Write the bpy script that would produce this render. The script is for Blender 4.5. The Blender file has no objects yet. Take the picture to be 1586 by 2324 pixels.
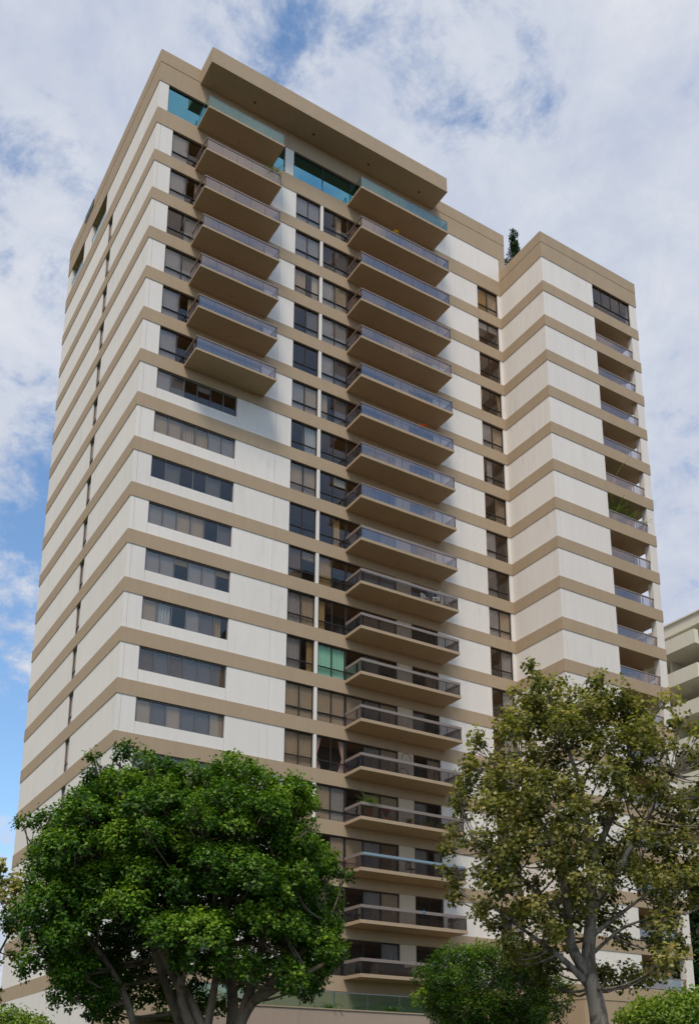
import bpy, bmesh, math, random
import numpy as np
from mathutils import Vector, Matrix
S = bpy.context.scene
COL = S.collection
rad = math.radians

# ------------------------------------------------------------------ helpers
class MB:
    """collects boxes / polys with material indices; build() links ONE mesh object"""
    def __init__(s): s.v=[]; s.f=[]; s.m=[]
    def box(s,x0,x1,y0,y1,z0,z1,mi=0):
        if x0>x1:x0,x1=x1,x0
        if y0>y1:y0,y1=y1,y0
        if z0>z1:z0,z1=z1,z0
        b=len(s.v)
        s.v+=[(x0,y0,z0),(x1,y0,z0),(x1,y1,z0),(x0,y1,z0),(x0,y0,z1),(x1,y0,z1),(x1,y1,z1),(x0,y1,z1)]
        s.f+=[(b,b+3,b+2,b+1),(b+4,b+5,b+6,b+7),(b,b+1,b+5,b+4),(b+1,b+2,b+6,b+5),(b+2,b+3,b+7,b+6),(b+3,b,b+4,b+7)]
        s.m+=[mi]*6
        return s
    def prism(s,poly,z0,z1,mi=0):
        n=len(poly); b=len(s.v)
        s.v+=[(x,y,z0) for x,y in poly]+[(x,y,z1) for x,y in poly]
        s.f+=[tuple(b+i for i in reversed(range(n))),tuple(b+n+i for i in range(n))]
        s.f+=[(b+i,b+(i+1)%n,b+n+(i+1)%n,b+n+i) for i in range(n)]
        s.m+=[mi]*(n+2); return s
    def tube(s,pts,rads,n=7,mi=0,cap=True):
        pts=[Vector(p) for p in pts]; b0=len(s.v)
        for i,p in enumerate(pts):
            t=(pts[min(i+1,len(pts)-1)]-pts[max(i-1,0)])
            if t.length<1e-6: t=Vector((0,0,1))
            t.normalize()
            a=Vector((1,0,0)) if abs(t.x)<.8 else Vector((0,1,0))
            e1=t.cross(a).normalized(); e2=t.cross(e1)
            for k in range(n):
                q=p+(e1*math.cos(2*math.pi*k/n)+e2*math.sin(2*math.pi*k/n))*rads[i]
                s.v.append(tuple(q))
        for i in range(len(pts)-1):
            for k in range(n):
                a=b0+i*n+k; c=b0+i*n+(k+1)%n
                s.f.append((a,c,c+n,a+n)); s.m.append(mi)
        if cap:
            s.f.append(tuple(b0+k for k in range(n))); s.m.append(mi)
            e=b0+(len(pts)-1)*n
            s.f.append(tuple(e+k for k in reversed(range(n)))); s.m.append(mi)
        return s
    def build(s,name,mats,parent=None,loc=None,smooth=False):
        me=bpy.data.meshes.new(name); me.from_pydata(s.v,[],s.f)
        for m in (mats if isinstance(mats,(list,tuple)) else [mats]): me.materials.append(m)
        if any(s.m): me.polygons.foreach_set('material_index',s.m)
        if smooth: me.polygons.foreach_set('use_smooth',[True]*len(s.f))
        bm=bmesh.new(); bm.from_mesh(me); bmesh.ops.recalc_face_normals(bm,faces=bm.faces); bm.to_mesh(me); bm.free()
        me.update()
        o=bpy.data.objects.new(name,me); COL.objects.link(o)
        if parent is not None: o.parent=parent
        if loc is not None: o.location=loc
        return o
def tag(o,label=None,cat=None,group=None,kind=None):
    if label: o['label']=label
    if cat: o['category']=cat
    if group: o['group']=group
    if kind: o['kind']=kind
    return o
def empty(name,loc,label,cat,group=None,rz=0,parent=None):
    o=bpy.data.objects.new(name,None); o.empty_display_size=.3; COL.objects.link(o); o.location=loc; o.rotation_euler=(0,0,rz)
    if parent is not None: o.parent=parent
    return tag(o,label,cat,group)

# ------------------------------------------------------------------ materials
def newmat(name):
    m=bpy.data.materials.new(name); m.use_nodes=True; nt=m.node_tree; nt.nodes.clear()
    out=nt.nodes.new('ShaderNodeOutputMaterial'); return m,nt,out
def N(nt,t,**kw):
    n=nt.nodes.new(t)
    for k,v in kw.items(): setattr(n,k,v)
    return n
def L(nt,a,b): nt.links.new(a,b)
def math_(nt,op,a,b=None,c=None,clamp=False):
    n=N(nt,'ShaderNodeMath',operation=op,use_clamp=clamp)
    for i,x in enumerate((a,b,c)):
        if x is None: continue
        if isinstance(x,(int,float)): n.inputs[i].default_value=x
        else: L(nt,x,n.inputs[i])
    return n.outputs[0]
def mixc(nt,fac,a,b,blend='MIX'):
    n=N(nt,'ShaderNodeMix',data_type='RGBA',blend_type=blend)
    for i,x in ((0,fac),(6,a),(7,b)):
        if isinstance(x,(int,float)): n.inputs[i].default_value=x
        elif isinstance(x,tuple): n.inputs[i].default_value=(*x,1) if len(x)==3 else x
        else: L(nt,x,n.inputs[i])
    return n.outputs[2]
def ramp(nt,fac,stops):
    n=N(nt,'ShaderNodeValToRGB'); e=n.color_ramp.elements
    while len(e)<len(stops): e.new(.5)
    for i,(p,c) in enumerate(stops):
        e[i].position=p; e[i].color=(*c,1) if isinstance(c,tuple) else (c,c,c,1)
    L(nt,fac,n.inputs[0]); return n.outputs[0]
def noise(nt,scale,detail=4,rough=.55,vec=None,dist=0):
    n=N(nt,'ShaderNodeTexNoise'); n.inputs['Scale'].default_value=scale; n.inputs['Detail'].default_value=detail
    n.inputs['Roughness'].default_value=rough; n.inputs['Distortion'].default_value=dist
    if vec is not None: L(nt,vec,n.inputs['Vector'])
    return n.outputs[0]
def pos(nt,scale=(1,1,1),loc=(0,0,0)):
    g=N(nt,'ShaderNodeNewGeometry'); m=N(nt,'ShaderNodeMapping'); L(nt,g.outputs['Position'],m.inputs[0])
    m.inputs['Scale'].default_value=scale; m.inputs['Location'].default_value=loc; return m.outputs[0]
def rough_paint(name,col,var=.08,streak=.1,rough=.85,bump=.15,grain=90,stain=None):
    m,nt,out=newmat(name)
    p=N(nt,'ShaderNodeBsdfPrincipled'); p.inputs['Roughness'].default_value=rough
    p.inputs['Specular IOR Level'].default_value=.25
    a=noise(nt,.55,5,.6,pos(nt)); b=noise(nt,1,5,.65,pos(nt,(2.3,2.3,.12))); g=noise(nt,grain,2,.5,pos(nt))
    f=math_(nt,'ADD',math_(nt,'MULTIPLY',math_(nt,'SUBTRACT',a,.5),var*2),math_(nt,'MULTIPLY',math_(nt,'SUBTRACT',b,.5),streak*2))
    f=math_(nt,'ADD',f,math_(nt,'MULTIPLY',math_(nt,'SUBTRACT',g,.5),.1))
    oi=N(nt,'ShaderNodeObjectInfo'); f=math_(nt,'ADD',f,math_(nt,'MULTIPLY_ADD',oi.outputs['Random'],.06,.97))
    h=N(nt,'ShaderNodeVectorMath',operation='SCALE'); h.inputs[0].default_value=col; L(nt,f,h.inputs['Scale'])
    c=h.outputs[0]
    if stain:
        s=noise(nt,1,6,.7,pos(nt,(3.1,3.1,.35),(3,1,7)))
        s2=noise(nt,.35,2,.5,pos(nt,(1,1,1),(9,2,5)))
        k=math_(nt,'MULTIPLY',ramp(nt,s,[(.52,0.),(.75,1.)]),ramp(nt,s2,[(.45,0.),(.7,1.)]))
        c=mixc(nt,math_(nt,'MULTIPLY',k,.65),c,stain)
    L(nt,c,p.inputs['Base Color'])
    if bump:
        bn=N(nt,'ShaderNodeBump'); bn.inputs['Strength'].default_value=bump; bn.inputs['Distance'].default_value=.02
        L(nt,g,bn.inputs['Height']); L(nt,bn.outputs[0],p.inputs['Normal'])
    L(nt,p.outputs[0],out.inputs[0]); return m
def plain(name,col,rough=.6,metal=0,var=.12,scale=6):
    m,nt,out=newmat(name); p=N(nt,'ShaderNodeBsdfPrincipled'); p.inputs['Roughness'].default_value=rough; p.inputs['Metallic'].default_value=metal
    a=noise(nt,scale,4,.6,pos(nt)); f=math_(nt,'ADD',math_(nt,'MULTIPLY',math_(nt,'SUBTRACT',a,.5),var*2),1.)
    h=N(nt,'ShaderNodeVectorMath',operation='SCALE'); h.inputs[0].default_value=col; L(nt,f,h.inputs['Scale']); L(nt,h.outputs[0],p.inputs['Base Color'])
    L(nt,p.outputs[0],out.inputs[0]); return m
def glass(name,tint,f0,refl=(1,1,1),wav=.0):
    m,nt,out=newmat(name)
    g=N(nt,'ShaderNodeNewGeometry'); d=N(nt,'ShaderNodeVectorMath',operation='DOT_PRODUCT'); L(nt,g.outputs['Incoming'],d.inputs[0]); L(nt,g.outputs['Normal'],d.inputs[1])
    c=math_(nt,'ABSOLUTE',d.outputs['Value']); c=math_(nt,'SUBTRACT',1,c); c=math_(nt,'POWER',c,4.5)
    f=math_(nt,'MULTIPLY_ADD',c,1-f0,f0,clamp=True)
    t=N(nt,'ShaderNodeBsdfTransparent'); t.inputs[0].default_value=(*tint,1)
    gl=N(nt,'ShaderNodeBsdfGlossy'); gl.inputs['Roughness'].default_value=.01; gl.inputs[0].default_value=(*refl,1)
    if wav:
        b=N(nt,'ShaderNodeBump'); b.inputs['Strength'].default_value=wav; b.inputs['Distance'].default_value=.05
        L(nt,noise(nt,.9,1,.4,pos(nt)),b.inputs['Height']); L(nt,b.outputs[0],gl.inputs['Normal'])
    mx=N(nt,'ShaderNodeMixShader'); L(nt,f,mx.inputs[0]); L(nt,t.outputs[0],mx.inputs[1]); L(nt,gl.outputs[0],mx.inputs[2]); L(nt,mx.outputs[0],out.inputs[0]); return m
def leafmat(name,stops,trans=.3,rough=.42,spec=.4):
    m,nt,out=newmat(name)
    at=N(nt,'ShaderNodeAttribute'); at.attribute_name='tint'
    c=ramp(nt,at.outputs['Fac'],stops)
    p=N(nt,'ShaderNodeBsdfPrincipled'); p.inputs['Roughness'].default_value=rough; p.inputs['Specular IOR Level'].default_value=spec; L(nt,c,p.inputs['Base Color'])
    t=N(nt,'ShaderNodeBsdfTranslucent'); L(nt,mixc(nt,1.,c,(1.3,1.5,.5),'MULTIPLY'),t.inputs[0])
    mx=N(nt,'ShaderNodeMixShader'); mx.inputs[0].default_value=trans; L(nt,p.outputs[0],mx.inputs[1]); L(nt,t.outputs[0],mx.inputs[2]); L(nt,mx.outputs[0],out.inputs[0]); return m
def barkmat(name,a,b,scale=4,lo=.4,hi=.6):
    m,nt,out=newmat(name); p=N(nt,'ShaderNodeBsdfPrincipled'); p.inputs['Roughness'].default_value=.85
    n=noise(nt,scale,6,.65,pos(nt,(1,1,.5)),.6); c=ramp(nt,n,[(lo,a),(hi,b)]); L(nt,c,p.inputs['Base Color'])
    bn=N(nt,'ShaderNodeBump'); bn.inputs['Strength'].default_value=.5; bn.inputs['Distance'].default_value=.03; L(nt,noise(nt,scale*5,4,.6,pos(nt,(1,1,.25))),bn.inputs['Height']); L(nt,bn.outputs[0],p.inputs['Normal'])
    L(nt,p.outputs[0],out.inputs[0]); return m

M={}
M['white']=rough_paint('white_stucco',(.805,.73,.655),.05,.07,.9,.12,stain=(.5,.48,.44))
M['cream']=rough_paint('cream_stucco',(.60,.49,.36),.05,.06,.9,.12)
M['tan']=rough_paint('tan_stucco',(.43,.315,.205),.08,.09,.9,.15,stain=(.36,.27,.19))
M['soffit']=rough_paint('tan_soffit',(.40,.30,.205),.06,.02,.9,.1)
M['joint']=plain('dark_joint',(.05,.045,.04),.9)
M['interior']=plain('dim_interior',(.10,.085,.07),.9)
M['bronze']=plain('bronze_aluminium',(.045,.038,.034),.45,.3)
M['greyframe']=plain('grey_aluminium',(.16,.15,.15),.45,.3)
M['rail']=plain('brown_handrail',(.27,.215,.185),.5,.15)
M['steel']=plain('steel',(.35,.36,.37),.35,.7)
M['glass']=glass('bronze_window_glass',(.85,.83,.81),.06,(1.0,.86,.74),.03)
M['teal']=glass('teal_window_glass',(.16,.40,.42),.42,(.34,.80,.95),.015)
M['railglass']=glass('smoked_rail_glass',(.77,.75,.745),.18,(1.0,.85,.79))
M['clearrail']=glass('green_rail_glass',(.70,.86,.84),.10,(.85,1,1))
M['podglass']=glass('green_podium_glass',(.66,.80,.74),.06,(.9,1,.95))
def cloth(name,c): return plain(name,c,.95,0,.15,5)
CUR={'t':cloth('tan_curtain',(.60,.48,.34)),'g':cloth('grey_blind',(.46,.44,.43)),'d':cloth('dark_blind',(.22,.205,.20)),'w':cloth('cream_curtain',(.72,.66,.56)),
     'p':cloth('pale_grey_sheer',(.62,.66,.66)),'o':cloth('golden_curtain',(.55,.38,.17)),'a':cloth('aqua_curtain',(.52,1.0,.80)),'k':cloth('pink_curtain',(.80,.58,.50)),'s':cloth('wood_slats',(.36,.26,.17))}
CK=list(CUR)

# ------------------------------------------------------------------ sky, sun, camera
SUN=Vector((-.63,-.78,0)).normalized(); EL=rad(57)
SUND=Vector((SUN.x*math.cos(EL),SUN.y*math.cos(EL),math.sin(EL)))
w=bpy.data.worlds.new('World'); S.world=w; w.use_nodes=True; nt=w.node_tree; nt.nodes.clear()
wo=nt.nodes.new('ShaderNodeOutputWorld')
sk=N(nt,'ShaderNodeTexSky',sky_type='NISHITA',sun_disc=False,sun_elevation=EL,sun_rotation=math.atan2(SUN.x,SUN.y)); sk.air_density=1.0; sk.dust_density=.6; sk.ozone_density=1.6
b1=N(nt,'ShaderNodeBackground'); b1.inputs[1].default_value=.15; L(nt,mixc(nt,1.,sk.outputs[0],(1.15,1.3,1.35),'MULTIPLY'),b1.inputs[0])
tc=N(nt,'ShaderNodeTexCoord'); sx=N(nt,'ShaderNodeSeparateXYZ'); L(nt,tc.outputs['Generated'],sx.inputs[0])
zc=math_(nt,'ADD',math_(nt,'MAXIMUM',sx.outputs[2],0.02),.45)
cx=N(nt,'ShaderNodeCombineXYZ'); L(nt,math_(nt,'DIVIDE',sx.outputs[0],zc),cx.inputs[0]); L(nt,math_(nt,'DIVIDE',sx.outputs[1],zc),cx.inputs[1])
mp=N(nt,'ShaderNodeMapping'); mp.inputs['Location'].default_value=(3.7,1.2,.4); L(nt,cx.outputs[0],mp.inputs[0])
n1=noise(nt,4.2,10,.62,mp.outputs[0],.15); n2=noise(nt,15,8,.66,mp.outputs[0],.25); n3=noise(nt,5,4,.5,mp.outputs[0])
cov=math_(nt,'ADD',math_(nt,'MULTIPLY',n1,.62),math_(nt,'MULTIPLY',n2,.38))
def hole(d,r,amt):
    """a clearing in the cloud deck round a direction"""
    global cov
    q=N(nt,'ShaderNodeVectorMath',operation='DISTANCE'); L(nt,tc.outputs['Generated'],q.inputs[0]); q.inputs[1].default_value=Vector(d).normalized()
    h=N(nt,'ShaderNodeMapRange',interpolation_type='SMOOTHSTEP'); L(nt,q.outputs['Value'],h.inputs[0]); h.inputs[1].default_value=0; h.inputs[2].default_value=r; h.inputs[3].default_value=amt; h.inputs[4].default_value=0
    cov=math_(nt,'SUBTRACT',cov,h.outputs[0])
HOLES=[((.277,.546,.79),.10,.030),((.298,.546,.783),.06,.03),((.322,.545,.774),.06,-.07),((.345,.52,.781),.06,-.03),((.339,.496,.799),.07,.015),((.12,.67,.733),.04,.03),((.17,.672,.721),.07,.045),((.168,.835,.523),.13,.09),((.2,.923,.328),.17,.15),((.692,.543,.475),.14,.04),((.545,.42,.725),.16,-.04),((.3,-1,.55),1.0,.15),((-.2,-1,.25),.7,.12)]
for d_,r_,a_ in HOLES: hole(d_,r_,a_)
mask=N(nt,'ShaderNodeMapRange',interpolation_type='SMOOTHSTEP'); L(nt,cov,mask.inputs[0]); mask.inputs[1].default_value=.37; mask.inputs[2].default_value=.50; mask.inputs[3].default_value=0; mask.inputs[4].default_value=1
sh=math_(nt,'ADD',math_(nt,'MULTIPLY',n2,.6),math_(nt,'MULTIPLY',n3,.4))
cc=ramp(nt,sh,[(.33,(.47,.53,.68)),(.50,(.58,.625,.725)),(.66,(.70,.725,.79))])
b2=N(nt,'ShaderNodeBackground'); b2.inputs[1].default_value=1.0; L(nt,cc,b2.inputs[0])
ms=N(nt,'ShaderNodeMixShader'); L(nt,mask.outputs[0],ms.inputs[0]); L(nt,b1.outputs[0],ms.inputs[1]); L(nt,b2.outputs[0],ms.inputs[2]); L(nt,ms.outputs[0],wo.inputs[0])

sl=bpy.data.lights.new('sun','SUN'); sl.energy=2.55; sl.angle=rad(17); sl.color=(1,.93,.81)
so=bpy.data.objects.new('sun',sl); COL.objects.link(so); so.rotation_euler=SUND.to_track_quat('Z','Y').to_euler(); so.location=(-60,-80,120)
cam=bpy.data.cameras.new('camera'); co=bpy.data.objects.new('camera',cam); COL.objects.link(co)
YAW,PIT,ROL=0.54738,0.27697,0.0055
cp,sp=math.cos(PIT),math.sin(PIT); cy,sy=math.cos(YAW),math.sin(YAW)
fw=Vector((sy*cp,cy*cp,sp)); rt=Vector((cy,-sy,0)); up=rt.cross(fw)
r2=math.cos(ROL)*rt+math.sin(ROL)*up; u2=-math.sin(ROL)*rt+math.cos(ROL)*up
CAM=Vector((-15.668,-48.179,1.65))
mw=Matrix.Identity(4)
for i in range(3): mw[i][0]=r2[i]; mw[i][1]=u2[i]; mw[i][2]=-fw[i]; mw[i][3]=CAM[i]
co.matrix_world=mw; cam.sensor_width=36; cam.sensor_fit='AUTO'; cam.lens=36*2326.98/2324; cam.shift_x=14.1/2324; cam.shift_y=666.9/2324; cam.clip_end=3000
S.camera=co
S.view_settings.view_transform='Standard'; S.view_settings.look='None'; S.view_settings.exposure=0.06; S.view_settings.gamma=1
S.cycles.transparent_max_bounces=24; S.cycles.max_bounces=8; S.cycles.diffuse_bounces=4; S.cycles.glossy_bounces=4

# ------------------------------------------------------------------ ground
M['asphalt']=rough_paint('asphalt',(.05,.05,.052),.15,0,.9,.3,60)
M['pave']=rough_paint('concrete_paving',(.055,.048,.038),.1,0,.9,.2,40)
M['grass']=rough_paint('lawn',(.05,.085,.025),.3,0,.95,.5,30)
M['kerb']=rough_paint('kerb_stone',(.42,.41,.39),.1,0,.9,.2,40)
M['line']=plain('road_paint',(.75,.74,.70),.8)
tag(MB().box(-900,900,-900,900,-.5,-.14).build('ground',M['pave']),kind='structure')
tag(MB().box(-400,400,-46,-30,-.136,-.132).build('road',M['asphalt']),kind='structure')
tag(MB().box(-400,400,-29.996,-24,-.2,0).build('pavement',M['pave']),kind='structure')
tag(MB().box(-400,400,-54,-46.004,-.2,0).build('sidewalk',M['pave']),kind='structure')
tag(MB().box(-400,400,-23.996,60,-.2,-.02).build('lawn',M['grass']),kind='structure')
ln=MB()
for i in range(-30,31): ln.box(i*9,i*9+3,-38.06,-37.94,-.1285,-.1275)
tag(ln.build('lane_marking',M['line']),kind='structure')

# ------------------------------------------------------------------ tower dimensions
W1,DW,W2,LD,WB=27.196,4.509,36.654,18.87,15.0
def zt(k): return {1:65.31,2:60.65}.get(k,57.33-2.9*(k-3))
def zb(k): return {1:62.80,2:59.43}.get(k,zt(k)-.85)
NB=20
tower=empty('apartment_tower',(0,0,0),'tall white apartment tower with tan floor bands, stacked balconies and an overhanging roof eave','building')
rng=random.Random(5)
pr=.035   # the bands stand proud of the white panels
foot=[(-pr,-pr),(W1-pr,-pr),(W1-pr,-DW-pr),(W2+pr,-DW-pr),(W2+pr,WB+pr),(W1+pr,WB+pr),(W1+pr,LD+pr),(-pr,LD+pr)]
footmain=[(-pr,-pr),(W1+.02,-pr),(W1+.02,LD+pr),(-pr,LD+pr)]
for k in range(2,NB+1):
    b=MB()
    if k==2:   # the wing roof is part of this level
        b.prism(foot,zb(2),zt(2)-.003)
    else: b.prism(foot,zb(k),zt(k))
    b.build('band',[M['tan']],tower)
# base below the last band
MB().prism([(0,0),(W1,0),(W1,-DW),(W2,-DW),(W2,WB),(W1,WB),(W1,LD),(0,LD)],-.3,zb(NB)).build('base_wall',M['tan'],tower)
MB().box(-.03,-.004,0.02,LD-.02,-.2,zb(NB)-.004).build('base_panel',M['white'],tower)
# parapets: main block, wing
def ring(b,x0,x1,y0,y1,z0,z1,t=.3):
    b.box(x0,x1,y0,y0+t,z0,z1); b.box(x0,x1,y1-t,y1,z0,z1); b.box(x0,x0+t,y0+t,y1-t,z0,z1); b.box(x1-t,x1,y0+t,y1-t,z0,z1)
b=MB(); b.box(-pr,27.75,-pr,LD+pr,62.80,64.27); b.box(0,27.72,0,LD,64.27,64.31); ring(b,-pr-.01,27.76,-pr-.01,LD+pr,64.31,65.31)
b.box(27.19,27.74,-pr+.004,.7,60.2,62.8)
par=b.build('parapet',M['tan'],tower)
b=MB(); x0,x1,y0,y1=W1-pr,W2+pr,-DW-pr,WB+pr
b.box(x0,x1,y0,y1,60.65,60.68); b.box(x0+.03,x1-.03,y0+.03,y1-.03,60.68,60.71); ring(b,x0-.01,x1+.01,y0-.01,y1+.01,60.71,61.60)
b.build('wing_parapet',M['tan'],tower)
MB().box(-pr-.06,-pr-.013,13.1,15.0,64.6,65.22).build('notch_sheet',M['bronze'],tower)  # dark sheet added on the parapet face in place of a roof-edge notch
b=MB(); b.box(2.68,21.03,-1.79,-pr-.014,64.20,65.40,0); b.box(2.66,21.05,-1.81,-pr-.016,64.15,64.235,0)
eave=b.build('eave',[M['tan']],tower)
for x in (6.2,10.6,15.0,19.3): MB().tube([(x,-.75,64.16),(x,-.75,64.115)],[.075,.075],12).build('soffit_light',M['bronze'],eave)
# white wall panels, core
co_=MB()
def wp(x0,x1,z0,z1,y=0.,t=.28): wh.box(x0,x1,y,y+t,z0,z1)
G=.007
openings=[]
for k in range(1,NB):
    z0,z1=zt(k+1),zb(k); wh=MB(); ww=MB(); wq=MB(); wr=MB(); wk=MB()
    # left facade
    if k==1:
        wh.box(0,.28,.28,9.8,z0,z1); wr.box(0,.28,17.95,LD,z0,z1); MB().box(0,.28,13.1,14.85,z0,z1).build('pier',M['white'],tower)
    elif k==2 or k>2:
        wh.box(0,.28,.28,7.98,z0,z1); wr.box(0,.28,8.93,LD,z0,z1)
    # front of the main block
    if k==1:
        wp(0,.62,z0,z1); MB().box(8.92,9.55,0,.28,z0,z1).build('pier',M['white'],tower); MB().box(20.75,27.17,0,.28,z0,z1).build('wall_panel',M['white'],tower)
    else:
        wp(0,.25-G,z0,z1); wp(.25+G,1.05,z0,z1)
        if k<=7: wk.box(7.7,8.73-G,0,.28,z0,z1).box(8.73+G,9.80,0,.28,z0,z1); wk.build('wall_panel',M['white'],tower)
        else:
            wp(1.05+2*G,6.1,z0,zt(k+1)+.70,.0); wp(6.1+2*G,8.73-G,z0,z1); wp(8.73+G,9.80,z0,z1)
        MB().box(11.67,11.87,-.02,.26,z0,z1).build('window_post',M['white'],tower); MB().box(17.55,18.67,.02,.28,z0,z1).build('balcony_wall',M['cream'],tower)
        MB().box(20.71,25.0,0,.28,z0,z1).build('wall_panel',M['white'],tower); MB().box(26.92,W1-.004,0,.28,z0,z1).build('corner_strip',M['white'],tower)
    # wing
    if k>=2:
        if k==2: wz1=zb(2)
        else: wz1=z1
        ww.box(W1,W1+.28,-DW+.28,-.003,z0,wz1)
        ww.box(W1,W1+.32-G,-DW,-DW+.28,z0,wz1); ww.box(W1+.32+G,32.13,-DW,-DW+.28,z0,wz1)
        wq.box(35.97,W2,-DW,-DW+.45,z0,wz1)             # corner pillar
        ww.box(W2-.28,W2,-2.75 if k>2 else -DW+.45,WB,z0,wz1)
        if k>2:
            ww.box(32.13,32.35,-DW+.28,-2.5,z0,wz1)      # loggia side wall
    # rear and hidden sides
    wr.box(.28,W1,LD-.28,LD,z0,z1); wr.build('rear_wall',M['white'],tower)
    if k>=2: ww.box(W1,W2-.28,WB-.28,WB,z0,z1)
    wh.build('wall',M['white'],tower)
    if ww.v: ww.build('wing_wall',M['white'],tower); wq.build('pillar',M['white'],tower)
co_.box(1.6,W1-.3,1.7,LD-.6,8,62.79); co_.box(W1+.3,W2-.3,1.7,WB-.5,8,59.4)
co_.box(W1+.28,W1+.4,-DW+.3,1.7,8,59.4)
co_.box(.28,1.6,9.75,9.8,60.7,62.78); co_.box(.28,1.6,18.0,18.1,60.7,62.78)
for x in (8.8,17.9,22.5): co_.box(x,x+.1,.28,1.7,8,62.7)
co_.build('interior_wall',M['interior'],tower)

# ------------------------------------------------------------------ windows
def mapf(kind,p):
    if kind=='f': return lambda a0,a1,b0,b1,z0,z1:(a0,a1,p+b0,p+b1,z0,z1)
    if kind=='r': return lambda a0,a1,b0,b1,z0,z1:(p-b1,p-b0,a0,a1,z0,z1)
    return lambda a0,a1,b0,b1,z0,z1:(p+b0,p+b1,a0,a1,z0,z1)
def curtain(cb,mf,kind,p,a0,a1,z0,z1,spec,d=.16):
    """spec: letter colour + style: b flat blind, d drape, l/r drape over one side, h half-drawn blind, v slats, t tied-back pair"""
    mi=CK.index(spec[0]); st=spec[1] if len(spec)>1 else 'b'
    def wave(u0,u1,zz0,zz1,amp=.035,pinch=0):
        n=max(6,int((u1-u0)/.035)); bx=len(cb.v)
        ph=rng.random()*6
        for j in range(n+1):
            u=u0+(u1-u0)*j/n; dd=d+.05+amp*math.sin(ph+j*1.35)
            for zz in (zz0,(zz0*.55+zz1*.45),zz1):
                uu=u
                if pinch and zz not in (zz0,zz1): uu=(u1 if pinch<0 else u0)+(u-(u1 if pinch<0 else u0))*.35
                q=mf(uu,uu,dd,dd,zz,zz); cb.v.append((q[0],q[2],q[4]))
        for j in range(n):
            for h in (0,1):
                o=bx+j*3+h; cb.f.append((o,o+3,o+4,o+1)); cb.m.append(mi)
    if st=='b': cb.box(*mf(a0+.01,a1-.01,d,d+.015,z0,z1),mi)
    elif st=='d': wave(a0,a1,z0,z1)
    elif st=='l': wave(a0,a0+(a1-a0)*.55,z0,z1)
    elif st=='r': wave(a0+(a1-a0)*.5,a1,z0,z1)
    elif st=='h': cb.box(*mf(a0+.01,a1-.01,d,d+.015,z1-(z1-z0)*.28,z1),mi)
    elif st=='v':
        z=z0+.03
        while z<z1: cb.box(*mf(a0+.01,a1-.01,d,d+.03,z,z+.05),mi); z+=.085
    elif st=='t':
        wave(a0,a0+(a1-a0)*.42,z0,z1,pinch=1)
    elif st=='u':
        wave(a0+(a1-a0)*.58,a1,z0,z1,pinch=-1)
def window(name,kind,p,a0,a1,z0,z1,splits,transom=None,specs=(),glassm='glass',framem='bronze',fw_=.045,rec=.07,topsplit=True):
    """frame mesh with a glazing mesh and (maybe) a curtain mesh below it"""
    mf=mapf(kind,p); b=MB(); g=MB(); c=MB()
    b.box(*mf(a0,a1,rec,rec+.09,z0,z0+fw_)); b.box(*mf(a0,a1,rec,rec+.09,z1-fw_,z1))
    es=[a0]+list(splits)+[a1]
    for i,e in enumerate(es):
        l,r=(e,e+fw_) if i==0 else ((e-fw_,e) if i==len(es)-1 else (e-fw_/2,e+fw_/2))
        lo=z0+fw_ if (transom is None or topsplit is True or i in(0,len(es)-1)) else transom
        b.box(*mf(l,r,rec+.002,rec+.088,lo,z1-fw_))
    if transom is not None: b.box(*mf(a0+fw_,a1-fw_,rec-.004,rec+.09,transom-.025,transom+.025))
    o=b.build(name,M[framem],tower)
    g.box(*mf(a0+.02,a1-.02,rec+.045,rec+.051,z0+.02,z1-.02)); g.build('pane',M[glassm],o)
    any_=False
    for i,s in enumerate(specs):
        if s and s!='n':
            any_=True
            for q in s.split('+'): curtain(c,mf,kind,p,es[i],es[i+1],z0+.04,z1-.04,q)
    if any_: c.build('curtain',[CUR[x] for x in CK],o)
    return o
strip={8:['gb','db','n','gh','n','n'],9:['tb','tb','td','td','gb','gb'],10:['n','db','n','n','db','n'],11:['gb','gb','tb','tb','n','db'],
 12:['gb','gb','oh','gb','gb','oh'],13:['or+tb','pd','n','gb','db','ol'],14:['sv','db','sv','db','db','sv'],15:['tb','db','tb','db','db','tb'],16:['gb','gb','gb','tb','db','n'],17:['tb','n','gb','gb','n','tb']}
mid={2:('gb','gb','n','tl'),3:('gb','gb','n','db'),4:('td','wr','gb','tb'),5:('n','db','gb','gb'),6:('n','n','gb','db'),7:('gb','tb','tl','db'),8:('n','pd','n','n'),9:('td','td','n','ph'),10:('n','n','n','ol'),
 11:('sv','sh','od','n'),12:('gd','td','ol','n'),13:('gd','or','ad','ad'),14:('tb','tb','tb','tb'),15:('td','td','kt','ku'),16:('gb','tb','tb','gb'),17:('n','tb','n','tb'),18:('tb','gb','tb','n'),19:('n','n','n','n')}
Lw={2:('gb','n'),3:('gb','tr'),4:('n','gb'),5:('gb','gb'),6:('gb','tr'),7:('gb','n')}
Rw={2:('od','td'),3:('gh','gh'),4:('n','n'),5:('ot','ou'),6:('gb','td'),7:('gr','n'),8:('n','sd'),9:('gb','n'),10:('db','n'),11:('gb','tb'),12:('n','gd'),13:('n','gb')}
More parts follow.
